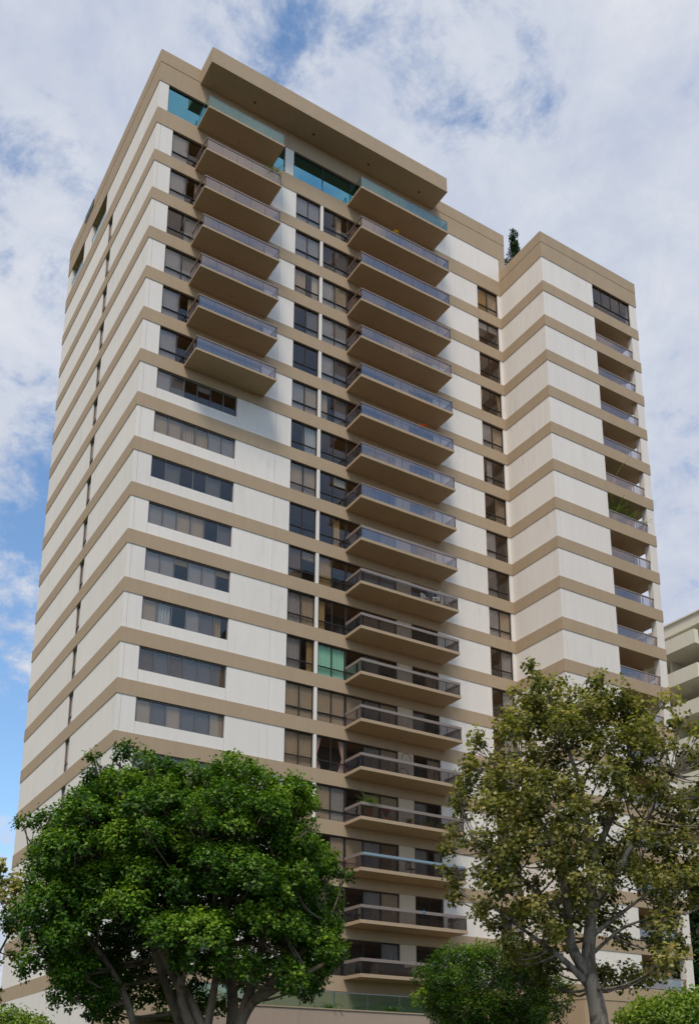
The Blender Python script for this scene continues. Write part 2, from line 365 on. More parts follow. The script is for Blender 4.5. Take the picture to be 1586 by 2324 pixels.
for k in range(1,NB):
    z0,z1=zt(k+1)+.003,zb(k)-.03
    if k==1:
        window('window','f',0,.63,3.05,z0,z1,[],None,[],'teal')
        window('sliding_door','f',0,3.06,8.91,z0,z1,[5.0,6.95],None,[],'teal')
        window('window','f',0,9.56,14.1,z0,z1,[11.83],None,[],'teal')
        window('sliding_door','f',0,14.11,20.74,z0,z1,[16.3,18.5],None,['n','wd','n'],'teal')
        for a,c in ((9.8,13.1),(14.85,17.95)):
            o=MB().box(.06,.085,a,c,z0,z0+.85).build('railing_glass',M['clearrail'],tower)
            MB().box(.05,.095,a,c,z0+.85,z0+.88).build('handrail',M['greyframe'],o)
        continue
    tr=zt(k+1)+.58
    window('window','l',0,7.99,8.92,z0,z1,[],tr,['gb' if rng.random()<.4 else 'n'],'glass','greyframe')
    if k<=7:
        window('window','f',0,1.06,3.3,z0,z1,[2.15],tr,Lw.get(k,()),framem='bronze')
        window('sliding_door','f',0,3.32,7.69,z0,z1,[4.75,6.2],None,[rng.choice(['n','tl','wd','gd']) for _ in range(3)])
    else:
        window('window','f',0,1.07,6.09,zt(k+1)+.71,z1,[1.92,2.75,3.58,4.41,5.25],None,strip.get(k,['n']*6),framem='greyframe')
    m4=mid.get(k,('n',)*4)
    window('window','f',0,9.81,11.66,z0,z1,[10.74],tr,m4[:2],framem='bronze' if k<11 else 'bronze')
    window('window','f',0,11.88,13.84,z0,z1,[12.88],tr,m4[2:])
    window('sliding_door','f',0,13.87,17.54,z0,z1,[15.1,16.3],None,['n' if k not in(14,17) else 'tb',rng.choice(['n','n','gd','td']),rng.choice(['n','gd','tb','sd'])])
    window('sliding_door','f',0,18.69,20.70,z0,z1,[19.7],None,[rng.choice(['n','n','gd']),rng.choice(['n','n','td','gr'])])
    window('window','f',0,25.01,26.91,z0,z1,[25.95],tr,Rw.get(k,('n','gb')))
    # wing: glazed corner at the top, open loggias below
    if k==2:
        window('window','f',-DW,32.14,35.96,z0,z1,[33.1,34.05,35.0],tr+.1,['n','n','n','n'],'glass','bronze',topsplit=False)
        window('window','r',W2,-DW+.46,-2.76,z0,z1,[],tr,['n'])
    else:
        window('sliding_door','f',-2.5,32.36,36.36,z0,z1,[33.7,35.0],None,['n',rng.choice(['n','gd','td']),'n'])
        zf=zt(k+1)
        o=MB().box(32.16,35.94,-DW+.06,-DW+.075,zf+.05,zf+.68).build('railing_glass',M['railglass'],tower)
        MB().box(32.14,35.96,-DW+.03,-DW+.10,zf+.68,zf+.76).build('handrail',M['rail'],o)
        pb=MB()
        for x in (32.16,34.9,35.9): pb.box(x,x+.04,-DW+.08,-DW+.12,zf,zf+.68)
        pb.build('post',M['bronze'],o)
        o2=MB().box(W2-.075,W2-.06,-DW+.47,-2.77,zf+.05,zf+.68).build('railing_glass',M['railglass'],tower)
        MB().box(W2-.10,W2-.03,-DW+.46,-2.76,zf+.68,zf+.76).build('handrail',M['rail'],o2)

# ------------------------------------------------------------------ balconies
def balcony(x0,x1,dep,k,thick,style):
    z=zt(k)-.02
    sb=MB().box(x0,x1,-dep,-pr-.004,z-thick,z)
    o=sb.build('balcony',M['tan'],tower)
    gm=M['clearrail'] if style=='clear' else M['railglass']
    n=max(4,round((x1-x0)/1.03)); H=.84; t=.012; e=.05
    g=MB(); post=MB()
    hz=.0 if style=='clear' else (.07 if style=='thin' else .17)
    gt=z+H-hz
    for i in range(n):
        a=x0+e+(x1-x0-2*e)*i/n; c=x0+e+(x1-x0-2*e)*(i+1)/n
        g.box(a+.006,c-.006,-dep+e,-dep+e+t,z+.03,gt)
        if 0<i<n and (style!='wide' or i in (n-1,(n+1)//2+1)): post.box(c-(c-a)-.014,c-(c-a)+.014,-dep+e+t+.004,-dep+e+t+.034,z+.0,gt)
    g.build('front_glass',gm,o)
    for xa in (x0+e,x1-e-t): MB().box(xa,xa+t,-dep+e+t+.01,-pr-.03,z+.03,gt).build('side_glass',gm,o)
    for xa in (x0+e-.01,x1-e-.035): post.box(xa,xa+.045,-dep+e-.006,-dep+e+.039,z,gt)
    post.box(x0+e+.014,x0+e+.05,-pr-.05,-pr-.01,z,gt)
    post.build('post',M['greyframe'] if style=='clear' else M['bronze'],o)
    hb=MB()
    if style=='clear':
        hb.box(x0+e-.01,x1-e+.01,-dep+e-.008,-dep+e+.02,gt,gt+.03); hb.box(x0+e-.008,x0+e+.02,-dep+e+.021,-pr-.01,gt,gt+.03); hb.box(x1-e-.02,x1-e+.008,-dep+e+.021,-pr-.01,gt,gt+.03)
        hb.build('handrail',M['greyframe'],o)
    else:
        hb.box(x0+e-.03,x1-e+.03,-dep+e-.03,-dep+e+.05,gt,gt+hz)
        hb.box(x0+e-.028,x0+e+.05,-dep+e+.051,-pr-.01,gt,gt+hz); hb.box(x1-e-.05,x1-e+.028,-dep+e+.051,-pr-.01,gt,gt+hz)
        hb.build('handrail',M['rail'],o)
    MB().tube([((x0+x1)/2,-.55,z-thick),((x0+x1)/2,-.55,z-thick-.025)],[.035,.035],10).build('soffit_light',M['bronze'],o)
for k in range(2,9): balcony(2.62,7.95 if k==2 else 7.8,1.77,k,.13,'clear' if k==2 else 'thin')
for k in range(2,NB+1): balcony(13.74,21.03,1.80,k,.19 if k>6 else .16,'clear' if k==2 else ('thin' if k<11 else 'wide'))
#@@PART2
# ------------------------------------------------------------------ neighbour, podium
M['sage']=rough_paint('sage_stucco',(.72,.68,.57),.05,.05,.9,.1,stain=(.4,.39,.32))
M['leafpot']=plain('terracotta',(.35,.15,.08),.8)
nb=empty('apartment_building',(49.2,2,0),'pale sage green apartment building with stacked solid balconies at the right edge','building')
def nbx(b,x0,x1,y0,y1,z0,z1,mi=0): return b.box(x0-49.2,x1-49.2,y0-2,y1-2,z0,z1,mi)
NZ=[38.35-2.95*i for i in range(13)]
b=MB(); nbx(b,49.2,70,-16,2.12,0,40.3); b.build('wall',M['sage'],nb)
b=MB(); nbx(b,51.3,70,2.12,30,0,40.3); b.build('wall',M['sage'],nb)
b=MB(); nbx(b,49.2,51.3,2.12,30,39.32,40.3); b.build('parapet',M['sage'],nb)
b=MB(); nbx(b,49.05,70,-16.1,30,40.3,40.42); b.build('roof',M['sage'],nb)
for z in NZ:
    b=MB(); nbx(b,51.24,51.3,2.3,13,z-.95,z+1.2); o=b.build('window',M['bronze'],nb)
    b=MB()
    for y in np.arange(2.4,12.5,1.45): nbx(b,51.225,51.235,y,y+1.36,z-.9,z+1.1)
    b.build('pane',M['nbglass'] if 'nbglass' in M else M.setdefault('nbglass',glass('green_dark_glass',(.05,.09,.07),.06)),o)
    b=MB(); nbx(b,48.0,51.24,2.125,14,z-1.22,z-1.02); nbx(b,48.0,49.19,1.95,2.12,z-1.22,z-1.02)          # floor slab
    nbx(b,48.0,48.15,1.95,14,z-1.02,z); nbx(b,48.15,48.5,1.95,2.1,z-1.02,z)
    o=b.build('balcony',M['sage'],nb)
    b=MB()
    for j in range(7): nbx(b,48.56+.09*j,48.585+.09*j,2.0,2.03,z-1.02,z-.06)
    nbx(b,48.5,49.2,1.99,2.04,z-.06,z); b.build('railing',M['bronze'],o)
    b=MB(); nbx(b,49.4,51.23,5.6,5.8,z-1.0,z+1.7); b.build('pier',M['sage'],nb)

M['podwall']=rough_paint('podium_stucco',(.42,.315,.245),.07,.08,.9,.2,stain=(.30,.22,.16))
PY,PX,PZ=-7.0,14.4,5.58
pod=empty('terrace_wall',(6,PY,0),'tan stucco terrace wall topped by a coping in front of the tower base','wall')
MB().box(-4.2,PX-6,0,.35,0,PZ-.06).build('wall',M['podwall'],pod); MB().box(PX-6-.35,PX-6,.352,-PY-.02,0,PZ-.06).build('wall',M['podwall'],pod); MB().box(-4.2,PX-6-.352,.352,-PY-.02,5.15,5.3).build('terrace_floor',M['pave'],pod)
MB().box(-4.2,PX-6+.04,-.04,.39,PZ-.058,PZ).box(PX-6-.39,PX-6+.04,.392,-PY-.02,PZ-.058,PZ).build('coping',M['tan'],pod)
br=empty('glass_balustrade',(6,PY,PZ),'pale green glass balustrade standing on the tan terrace wall','balustrade')
x=-4.2
while x<PX-6-.3:
    e=min(x+1.83,PX-6-.1); MB().box(x+.01,e-.01,.16,.175,.02,.75).build('glass_panel',M['podglass'],br); MB().box(e-.02,e+.02,.18,.22,.002,.74).build('post',M['steel'],br); x=e
for j in range(3): MB().box(PX-6-.175,PX-6-.16,.2+j*2.2,.2+j*2.2+2.18,.02,.75).build('glass_panel',M['podglass'],br)
MB().box(-4.2,PX-6-.1,.145,.19,.752,.79).build('handrail',M['steel'],br)
# entrance canopy in the shade between the trees
ca=empty('entrance_canopy',(25,-5.2,0),'thin flat tan canopy over the shaded entrance behind the plane tree','canopy')
MB().box(-3.2,3.2,-2.6,.6,4.55,4.75).build('roof',M['tan'],ca)
for xx in (-2.9,2.9): MB().box(xx-.12,xx+.12,-2.4,-2.16,0,4.55).build('post',M['tan'],ca)

op=empty('stone_tower',(44,-62,0),'cream high rise across the street, showing only as a dark reflection in the balcony glass','building')
MB().box(0,50,-24,0,0,71).build('wall',rough_paint('cream_cladding',(.14,.12,.10),.1,.1),op)
b=MB()
for i in range(22):
    for j in range(16): b.box(1.2+j*3.05,3.5+j*3.05,.004,.03,2.2+i*3.1,3.9+i*3.1)
tag(b.build('window',M['bronze'],op),kind='stuff')
# ------------------------------------------------------------------ foliage
def tri_leaves(name,mat,parent,tips,dirs,n,Ln,Wd,seed,spread=(35,105),shape='kite',tintbase=None,upw=.35,jit=.10):
    r=np.random.default_rng(seed)
    T=np.repeat(tips,n,0); D=np.repeat(dirs,n,0); m=len(T)
    D=D/np.linalg.norm(D,axis=1,keepdims=True)
    a=np.where(np.abs(D[:,2:3])<.9,np.array([[0,0,1.]]),np.array([[1.,0,0]])); e1=np.cross(D,a); e1/=np.linalg.norm(e1,axis=1,keepdims=True); e2=np.cross(D,e1)
    ph=r.uniform(0,2*np.pi,m)[:,None]; th=np.radians(r.uniform(*spread,m))[:,None]
    A=np.cos(th)*D+np.sin(th)*(np.cos(ph)*e1+np.sin(ph)*e2); A[:,2]-=.12; A/=np.linalg.norm(A,axis=1,keepdims=True)
    Nn=D+np.array([[0,0,upw]])+r.normal(0,.35,(m,3)); Nn-=(Nn*A).sum(1,keepdims=True)*A; Nn/=np.linalg.norm(Nn,axis=1,keepdims=True)
    Sd=np.cross(A,Nn); s=r.uniform(.7,1.2,m)[:,None]; l=Ln*s; w_=Wd*s
    B=T+r.normal(0,jit,(m,3))*.6+D*r.uniform(-.12,.12,m)[:,None]
    if shape=='kite':
        P=np.stack([B,B+A*l*.45+Sd*w_*.5+Nn*w_*.18,B+A*l-Nn*l*.10,B+A*l*.45-Sd*w_*.5+Nn*w_*.18],1); nv=4
        F=np.array([[0,1,2],[0,2,3]])
        idx=(np.arange(m)[:,None,None]*nv+F[None]).reshape(-1); lt=np.full(m*2,3); rep=2
    else:
        sh=[(0,0,0),(.42,.05,.05),(.26,.36,.02),(.52,.62,.08),(.17,.68,0),(0,1.,-.06),(-.17,.68,0),(-.52,.62,.08),(-.26,.36,.02),(-.42,.05,.05)]
        P=np.stack([B+A*l*y_+Sd*w_*x_+Nn*w_*z_ for x_,y_,z_ in sh],1); nv=len(sh)
        idx=np.arange(m*nv); lt=np.full(m,nv); rep=1
    me=bpy.data.meshes.new(name); V=P.reshape(-1,3)
    me.vertices.add(len(V)); me.vertices.foreach_set('co',V.ravel().astype(np.float32))
    me.loops.add(len(idx)); me.loops.foreach_set('vertex_index',idx.astype(np.int32))
    ls=np.concatenate([[0],np.cumsum(lt)[:-1]]); me.polygons.add(len(lt)); me.polygons.foreach_set('loop_start',ls.astype(np.int32)); 
    tb=np.repeat(tintbase,n) if tintbase is not None else np.full(m,.5)
    tint=np.clip(tb+r.normal(0,.15,m),0,1); at=me.attributes.new('tint','FLOAT','FACE'); at.data.foreach_set('value',np.repeat(tint,rep).astype(np.float32))
    me.materials.append(mat); me.update(calc_edges=True); me.validate()
    o=bpy.data.objects.new(name,me); COL.objects.link(o); o.parent=parent; return o
def fib(n,r):
    i=np.arange(n)+.5; z=1-2*i/n; ph=i*2.399963+r.uniform(0,6.28); q=np.sqrt(1-z*z); return np.stack([q*np.cos(ph),q*np.sin(ph),z],1)
def tips_of(clumps,cen,dens,seed,low=-.25,shell=(.72,1.05),vol=False):
    r=np.random.default_rng(seed); T=[];D=[];TB=[]
    for (c,rad_) in clumps:
        c=np.array(c); out=c-cen; out=out/(np.linalg.norm(out)+1e-6)
        n=max(8,int(dens*rad_*rad_*12.6)); d=fib(n,r)+r.normal(0,.16,(n,3)); d/=np.linalg.norm(d,axis=1,keepdims=True)
        ref=out*.6+np.array([0,0,.75]); ref/=np.linalg.norm(ref)
        k=d@ref>low+r.normal(0,.12,n); d=d[k]; n=len(d)
        rr=rad_*(r.uniform(.25,1.05,n) if vol else r.uniform(*shell,n)); sq=np.array([1,1,.8])
        T.append(c+d*sq*rr[:,None]); dd=d*.65+ref*.35+np.array([0,0,.25]); D.append(dd); TB.append(np.full(n,.46+r.normal(0,.10))+.20*(d@ref))  # lighter toward clump tops: young leaves, with puff highlights put into the colour
    return np.concatenate(T),np.concatenate(D),np.concatenate(TB)
def place(px,d):
    """ground point of a plant standing px (in 1586-wide picture units) to the side at depth d along the view"""
    u=(px-778.9)/2326.98*d
    h=Vector((sy,cy,0)); q=CAM+h*d*.985+rt*u; return q
def bez(a,b,c,n=7): return [((1-t)**2*Vector(a)+2*t*(1-t)*Vector(b)+t*t*Vector(c)) for t in [i/(n-1) for i in range(n)]]
def limbs(mb,limb_list,n=9):
    pts=[]
    for P,r0,r1 in limb_list:
        Q=[Vector(p) for p in P]; out=[]
        # catmull style resample
        for i in range(len(Q)-1):
            p0=Q[max(i-1,0)];p1=Q[i];p2=Q[i+1];p3=Q[min(i+2,len(Q)-1)]
            for j in range(4):
                t=j/4; out.append(.5*((2*p1)+(-p0+p2)*t+(2*p0-5*p1+4*p2-p3)*t*t+(-p0+3*p1-3*p2+p3)*t*t*t))
        out.append(Q[-1]); m=len(out); rs=[r0+(r1-r0)*(i/(m-1))**.85 for i in range(m)]
        mb.tube(out,rs,n); pts+=[(p,r) for p,r in zip(out,rs)]
    return pts
def twigs(mb,clumps,pts,r0,rg,zmin=0,maxr=.06):
    for c,rd in clumps:
        c=Vector(c); cand=[(p,r) for p,r in pts if p.z<c.z+.3 and p.z>zmin]
        if not cand: cand=pts
        p,r=min(cand,key=lambda q:(q[0]-c).length+.4*max(0,q[0].z-c.z+.6))
        mid_=(p+c)/2+Vector((rg.uniform(-.25,.25),rg.uniform(-.25,.25),-.18*(c-p).length))
        w0=min(r*.6,maxr)
        mb.tube(bez(p,mid_,c,6),[w0+(r0-w0)*t/5 for t in range(6)],5)
        for _ in range(3):
            e=c+Vector((rg.uniform(-1,1),rg.uniform(-1,1),rg.uniform(-.2,1)))*rd*.8
            s=p.lerp(c,.75); mb.tube([s,s.lerp(e,.5)+Vector((0,0,-.05)),e],[r0*1.0,r0*.8,r0*.5],4)
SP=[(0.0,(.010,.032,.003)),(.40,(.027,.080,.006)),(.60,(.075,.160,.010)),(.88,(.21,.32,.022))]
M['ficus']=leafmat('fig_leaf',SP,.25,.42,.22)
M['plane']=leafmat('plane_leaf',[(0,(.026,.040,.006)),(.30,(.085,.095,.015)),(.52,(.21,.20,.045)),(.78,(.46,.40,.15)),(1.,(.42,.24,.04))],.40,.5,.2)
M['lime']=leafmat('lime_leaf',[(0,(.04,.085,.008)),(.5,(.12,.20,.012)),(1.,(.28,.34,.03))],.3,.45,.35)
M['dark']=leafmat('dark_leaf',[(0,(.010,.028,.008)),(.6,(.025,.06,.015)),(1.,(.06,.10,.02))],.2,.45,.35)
M['bark']=barkmat('fig_bark',(.10,.07,.05),(.30,.225,.165),2.5,.35,.65)
M['planebark']=barkmat('plane_bark',(.09,.07,.052),(.27,.225,.175),3.0,.42,.56)
rg=random.Random(11)
# --- big fig
fp=place(446,32)
fig=empty('fig_tree',(fp.x,fp.y,-.02),'big dense dark green fig tree with pale spreading limbs at the lower left','tree',rz=-YAW)
cl=[];tries=0
while len(cl)<230 and tries<30000:
    tries+=1
    d=Vector((rg.gauss(0,1),rg.gauss(0,1),rg.gauss(0,1))).normalized()
    ex=2.6; nrm=(abs(d.x/4.65)**ex+abs(d.y/4.3)**ex+abs(d.z/4.0)**ex)**(-1/ex)
    p=d*nrm*rg.uniform(.70,1.0); p.x-=.38; p.z+=7.48; rd=rg.uniform(.45,.88)
    if p.z<3.5 or (p.z<6.6 and p.x<-4.75+(6.6-p.z)*.55): continue
    if p.z<5.9 and -2.3<p.x<-.5 and p.y<2.6: continue
    if p.z<6.2 and 1.6<p.x<2.7 and p.y<1.6: continue
    if p.z<5.2 and abs(p.x-.2)<2.5 and p.y<2.8: continue
    if p.z<4.3 and abs(p.x)<3.2: continue
    if p.z>9.6 and p.x<-3.3: continue
    if p.z>7.9 and p.x<-4.3: continue
    if any((p-Vector(c)).length<(rd+r_)*.60 for c,r_ in cl): continue
    cl.append((tuple(p),rd))
for _ in range(34):
    d=Vector((rg.uniform(-1,1),rg.uniform(-1,.4),rg.uniform(.0,1))).normalized(); ex=2.6
    nrm=(abs(d.x/4.65)**ex+abs(d.y/4.3)**ex+abs(d.z/4.0)**ex)**(-1/ex); p=d*(nrm+rg.uniform(.1,.45)); p.x-=.38; p.z+=7.6
    if (p.z>9.6 and p.x<-3.6) : continue
    cl.append((tuple(p),rg.uniform(.2,.36)))
inn=[]
for _ in range(48):
    p=(rg.uniform(-3.6,3.4),rg.uniform(-2.4,2.6),rg.uniform(6.9,10.2)); inn.append((p,rg.uniform(.5,.8)))
bk=MB()
LB=[([(.9,.1,0),(.85,0,1.4),(.75,0,2.7),(.1,-.2,4.2),(-.75,-.3,5.6),(-1.6,-.4,7.4),(-2.4,-.5,8.9)],.34,.06),
 ([(.75,0,2.4),(-.2,-.5,4.4),(-.1,-.6,6.0),(.1,-.7,8.0),(-.2,-.6,9.8)],.19,.04),
 ([(.95,0,1.8),(1.4,-.2,3.4),(1.9,-.3,4.4),(3.1,-.5,5.6),(4.1,-.6,6.8)],.26,.05),
 ([(1.5,-.2,3.7),(1.9,-.1,5.2),(2.3,.2,7.2),(2.7,.2,9.6)],.20,.05),
 ([(1.0,.2,1.7),(1.2,.8,4.0),(.9,1.4,6.5),(.6,1.6,9.0)],.28,.06),
 ([(.7,.2,1.9),(-.6,1.0,4.2),(-1.6,1.6,6.5),(-2.4,1.8,8.5)],.24,.05),
 ([(-1.1,-.3,0),(-1.3,-.5,2.4),(-1.65,-.7,4.0),(-2.3,-.8,5.3),(-3.4,-.9,6.6),(-4.3,-.8,7.4)],.17,.04),
 ([(-.05,-.3,4.3),(-.65,-.5,5.4),(-1.15,-.7,6.3)],.13,.06),
 ([(1.9,-.3,4.4),(3.0,-1.2,4.9),(4.0,-1.4,5.4)],.14,.05),
 ([(.5,-.1,3.4),(.75,-.4,4.9),(.95,-.6,6.6),(1.2,-.9,8.2)],.15,.05)]
pts=limbs(bk,LB,10); twigs(bk,cl+inn,pts,.02,rg,3.2,.075)
bk.build('trunk',M['bark'],fig,smooth=True)
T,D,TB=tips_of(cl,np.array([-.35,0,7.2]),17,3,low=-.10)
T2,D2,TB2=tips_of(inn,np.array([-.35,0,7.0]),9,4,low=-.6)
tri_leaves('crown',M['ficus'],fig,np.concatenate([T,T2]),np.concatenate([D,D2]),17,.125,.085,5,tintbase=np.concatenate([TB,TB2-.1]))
# --- plane trees
prof=[(4.9,-1.0,1.6),(5.6,-2.3,2.2),(6.5,-3.1,2.6),(7.8,-3.9,3.2),(9.0,-4.1,4.3),(10.3,-3.6,4.6),(11.5,-3.2,4.0),(12.6,-3.0,2.9),(13.3,-2.2,2.4),(14.1,-1.6,-.4)]
def interp(z,i):
    for a,b in zip(prof,prof[1:]):
        if a[0]<=z<=b[0]: t=(z-a[0])/(b[0]-a[0]); return a[i]+(b[i]-a[i])*t
    return 0
sp_=place(1345,30)
syc=empty('plane_tree',(sp_.x,sp_.y,-.02),'tall sparse plane tree with olive brown leaves and mottled pale trunk at the right','tree',rz=-YAW)
cl=[];tries=0
while len(cl)<225 and tries<90000:
    tries+=1; z=rg.uniform(4.9,13.8); a,b_=interp(z,1),interp(z,2); rd=rg.uniform(.30,.64)
    x=rg.uniform(a+rd*.75,b_-rd*.6) if b_-a>1.3 else (a+b_)/2+rg.uniform(-.3,.3); y=rg.uniform(-1,1)*2.7*math.sqrt(max(.05,1-((x-.0)/4.6)**2))*(1 if z<12 else .6)
    p=Vector((x,y,z))
    if z<6.6 and abs(x-.1)<1.0 and y<.6: continue
    if z<7.6 and rg.random()<.35: continue
    if any((p-Vector(c)).length<(rd+r_)*.45 for c,r_ in cl): continue
    cl.append((tuple(p),rd))
for _ in range(70):      # stray outer sprays
    z=rg.uniform(5.4,14.3); zz=min(z,13.9); a,b_=interp(zz,1),interp(zz,2)
    x=a-rg.uniform(-.1,.3) if rg.random()<.5 else b_+rg.uniform(-.1,.35)
    if z>12.8: x=rg.uniform(a-.1,b_+.1); z+=rg.uniform(0,.35)
    cl.append(((x,rg.uniform(-1,1)*1.2,z),rg.uniform(.14,.26)))
bk=MB()
LB=[([(.05,0,0),(.0,0,2.2),(-.05,0,4.0),(-.25,0,5.3),(-.1,.05,6.6),(0,0,8.2),(-.05,0,9.8),(-.3,.1,11.4),(-.9,.1,13.4)],.35,.03),
 ([(-.2,0,5.0),(-.75,-.2,5.9),(-.85,-.3,7.3),(-1.2,-.4,8.8),(-2.0,-.5,10.6)],.20,.03),
 ([(-.2,0,4.7),(-1.0,-.3,5.45),(-1.9,-.5,6.1),(-3.0,-.6,6.9)],.13,.03),
 ([(-.05,0,7.0),(.8,-.2,8.2),(1.6,-.3,9.6),(2.4,-.4,11.0)],.15,.03),
 ([(0,0,8.4),(.8,.5,9.8),(1.4,.6,11.4),(1.8,.6,12.7)],.13,.03),
 ([(-.1,.1,6.2),(1.0,.5,7.0),(2.1,.8,7.8)],.09,.025),
 ([(-.05,0,9.0),(-1.0,.4,10.2),(-1.8,.6,11.6)],.10,.025),
 ([(-.8,-.25,6.6),(-2.0,-.6,7.6),(-3.2,-.7,8.6)],.09,.025),
 ([(-.2,.1,5.6),(.6,-.7,6.3),(1.5,-1.2,6.6)],.07,.02)]
pts=limbs(bk,LB,10); twigs(bk,cl,pts,.012,rg,4.6,.05)
bk.build('trunk',M['planebark'],syc,smooth=True)
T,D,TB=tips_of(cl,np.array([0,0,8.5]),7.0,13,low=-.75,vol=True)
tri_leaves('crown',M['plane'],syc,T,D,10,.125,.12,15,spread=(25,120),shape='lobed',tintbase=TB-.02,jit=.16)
lp=place(-52,34)
st=empty('plane_tree',(lp.x,lp.y,-.02),'sparse olive leaved plane tree cut by the left edge of the photo','tree',rz=-YAW)
cl=[]
for _ in range(46):
    z=rg.uniform(4.6,9.2); cl.append(((rg.uniform(-1,1)*1.7*(1-.35*abs(z-7)/2.5),rg.uniform(-1.2,1.2),z),rg.uniform(.3,.55)))
bk=MB(); pts=limbs(bk,[([(0,0,0),(0,0,3),(.1,0,5.5),(0,.1,7.5),(.2,0,9.2)],.2,.03),([(0,0,4.6),(.8,0,5.8),(1.4,0,7.2)],.08,.02)],8); twigs(bk,cl,pts,.012,rg,3,.04)
bk.build('trunk',M['planebark'],st,smooth=True)
T,D,TB=tips_of(cl,np.array([0,0,7]),6,23,low=-.75,vol=True)
tri_leaves('crown',M['plane'],st,T,D,8,.165,.155,25,spread=(25,120),shape='lobed',tintbase=TB+.05,jit=.14)
# --- round trees and clipped shrubs
def round_tree(name,label,cat,px,d,hw,z0,z1,nclump,leaf,mat,seed,bark='bark',Ln=.12,Wd=.06,dens=13,r=(.35,.6),stems=6,deep=None,npl=13):
    R_=random.Random(seed); p0=place(px,d); o=empty(name,(p0.x,p0.y,-.02),label,cat,rz=-YAW)
    deep=deep or hw*.85; cl=[];tries=0
    while len(cl)<nclump and tries<9000:
        tries+=1; v=Vector((R_.gauss(0,1),R_.gauss(0,1),R_.gauss(0,1))).normalized()*R_.uniform(.6,1)
        rd=R_.uniform(*r); p=Vector((v.x*(hw-rd*.8),v.y*deep,(z0+z1)/2+v.z*((z1-z0)/2-rd*.75)))
        if any((p-Vector(c)).length<(rd+r_)*.5 for c,r_ in cl): continue
        cl.append((tuple(p),rd))
    bk=MB(); L_=[]
    for i in range(stems):
        a=i*2*math.pi/stems+R_.random(); q=R_.uniform(.4,.75)
        L_.append(([(0.1*math.cos(a),.1*math.sin(a),0),(.2*math.cos(a),.2*math.sin(a),z0*.55),(hw*q*.5*math.cos(a),deep*q*.5*math.sin(a),z0*.98),(hw*q*math.cos(a),deep*q*math.sin(a),(z0+z1)*.52)],.10,.03))
    pts=limbs(bk,L_,7); twigs(bk,cl,pts,.012,R_,z0*.5,.04); bk.build('trunk',M[bark],o,smooth=True)
    T,D,TB=tips_of(cl,np.array([0,0,z0+.2]),dens,seed,low=-.45)
    tri_leaves('crown',M[leaf] if leaf else mat,o,T,D,npl,Ln,Wd,seed+1,tintbase=TB); return o
round_tree('small_tree','small round dark green tree in front of the entrance between the two big trees','tree',1110,38,3.0,3.2,7.45,120,'ficus',None,31)
round_tree('clipped_shrub','bright yellow green clipped shrub at the lower right corner','shrub',1540,25,1.7,2.7,4.15,75,'lime',None,41,Ln=.11,Wd=.06,r=(.28,.45),dens=18)
round_tree('clipped_shrub','bright green rounded shrub low under the left side of the fig tree','shrub',60,25,1.1,2.2,3.65,60,'lime',None,51,Ln=.10,Wd=.055,r=(.25,.4),dens=18)
round_tree('background_tree','dark green tree between the tower and the sage green building','tree',1600,78,3.4,5,18.5,75,'dark',None,61,Ln=.26,Wd=.15,r=(.8,1.3),dens=5,npl=10)
# ------------------------------------------------------------------ plants
M['frond']=leafmat('palm_frond',[(0,(.05,.10,.02)),(.6,(.12,.20,.035)),(1.,(.24,.30,.06))],.3,.45,.35)
M['yellow']=plain('yellow_flower',(.75,.55,.05),.7); M['orange']=plain('orange_flower',(.8,.22,.03),.7); M['red']=plain('red_flower',(.5,.03,.02),.7)
def fronds(name,loc,label,cat,n,ln,seed,up_=.9,pot=.16,pz=.32,group=None,mat='frond',wid=.13):
    R_=random.Random(seed); o=empty(name,loc,label,cat,group)
    MB().tube([(0,0,0),(0,0,pz*.9),(0,0,pz)],[pot*.7,pot,pot*1.05],12).build('pot',M['leafpot'],o)
    b=MB()
    for i in range(n):
        a=i*2.39996+R_.random()*.5; l=ln*R_.uniform(.7,1.1); e=up_*R_.uniform(.5,1.2); prev=None
        for j in range(9):
            t=j/8; rr=l*(t*.95); z=pz+l*(e*t-.85*t*t*(1.25-.35*e)); c=Vector((math.cos(a)*rr,math.sin(a)*rr,z)); s=Vector((-math.sin(a),math.cos(a),0))
            if prev is not None:
                w0=wid*math.sin(min(1,.15+t)*math.pi*.92)+.01; tp=c-prev
                for sg in (-1,1):
                    k=len(b.v); q=prev+s*sg*w0*1.3+tp*.8+Vector((0,0,-.25*w0)); b.v+=[tuple(prev),tuple(prev+tp*.55),tuple(q)]; b.f.append((k,k+1,k+2)); b.m.append(0)
                k=len(b.v); b.v+=[tuple(prev-s*.008),tuple(prev+s*.008),tuple(c+s*.006),tuple(c-s*.006)]; b.f.append((k,k+1,k+2,k+3)); b.m.append(0)
            prev=c
    f=b.build('fronds',M[mat],o); at=f.data.attributes.new('tint','FLOAT','FACE'); at.data.foreach_set('value',[R_.uniform(.2,.95) for _ in f.data.polygons])
    return o
fronds('sago_palm',(9.15,-6.35,5.3),'feathery green sago palm behind the glass balustrade beside the fig tree','plant',26,.8,1,group='sago palms on the terrace')
fronds('sago_palm',(12.55,-6.35,5.3),'feathery green sago palm behind the glass balustrade nearer the small round tree','plant',28,.82,2,group='sago palms on the terrace')
fronds('fern',(14.55,-1.4,16.71),'bushy pale green fern rising over the balcony rail just above the fig tree','plant',44,.9,3,1.25,.2,.66,wid=.13)
fronds('potted_palm',(33.3,-4.1,42.83),'small potted palm with one long arching frond in a corner loggia','plant',7,1.25,4,1.6,.15,.75,wid=.13)
fronds('potted_palm',(33.2,-4.05,39.93),'bushy palm at the left end of the loggia full of plants','plant',24,1.15,5,1.5,.2,.75,wid=.13,group='palms in the loggia full of plants')
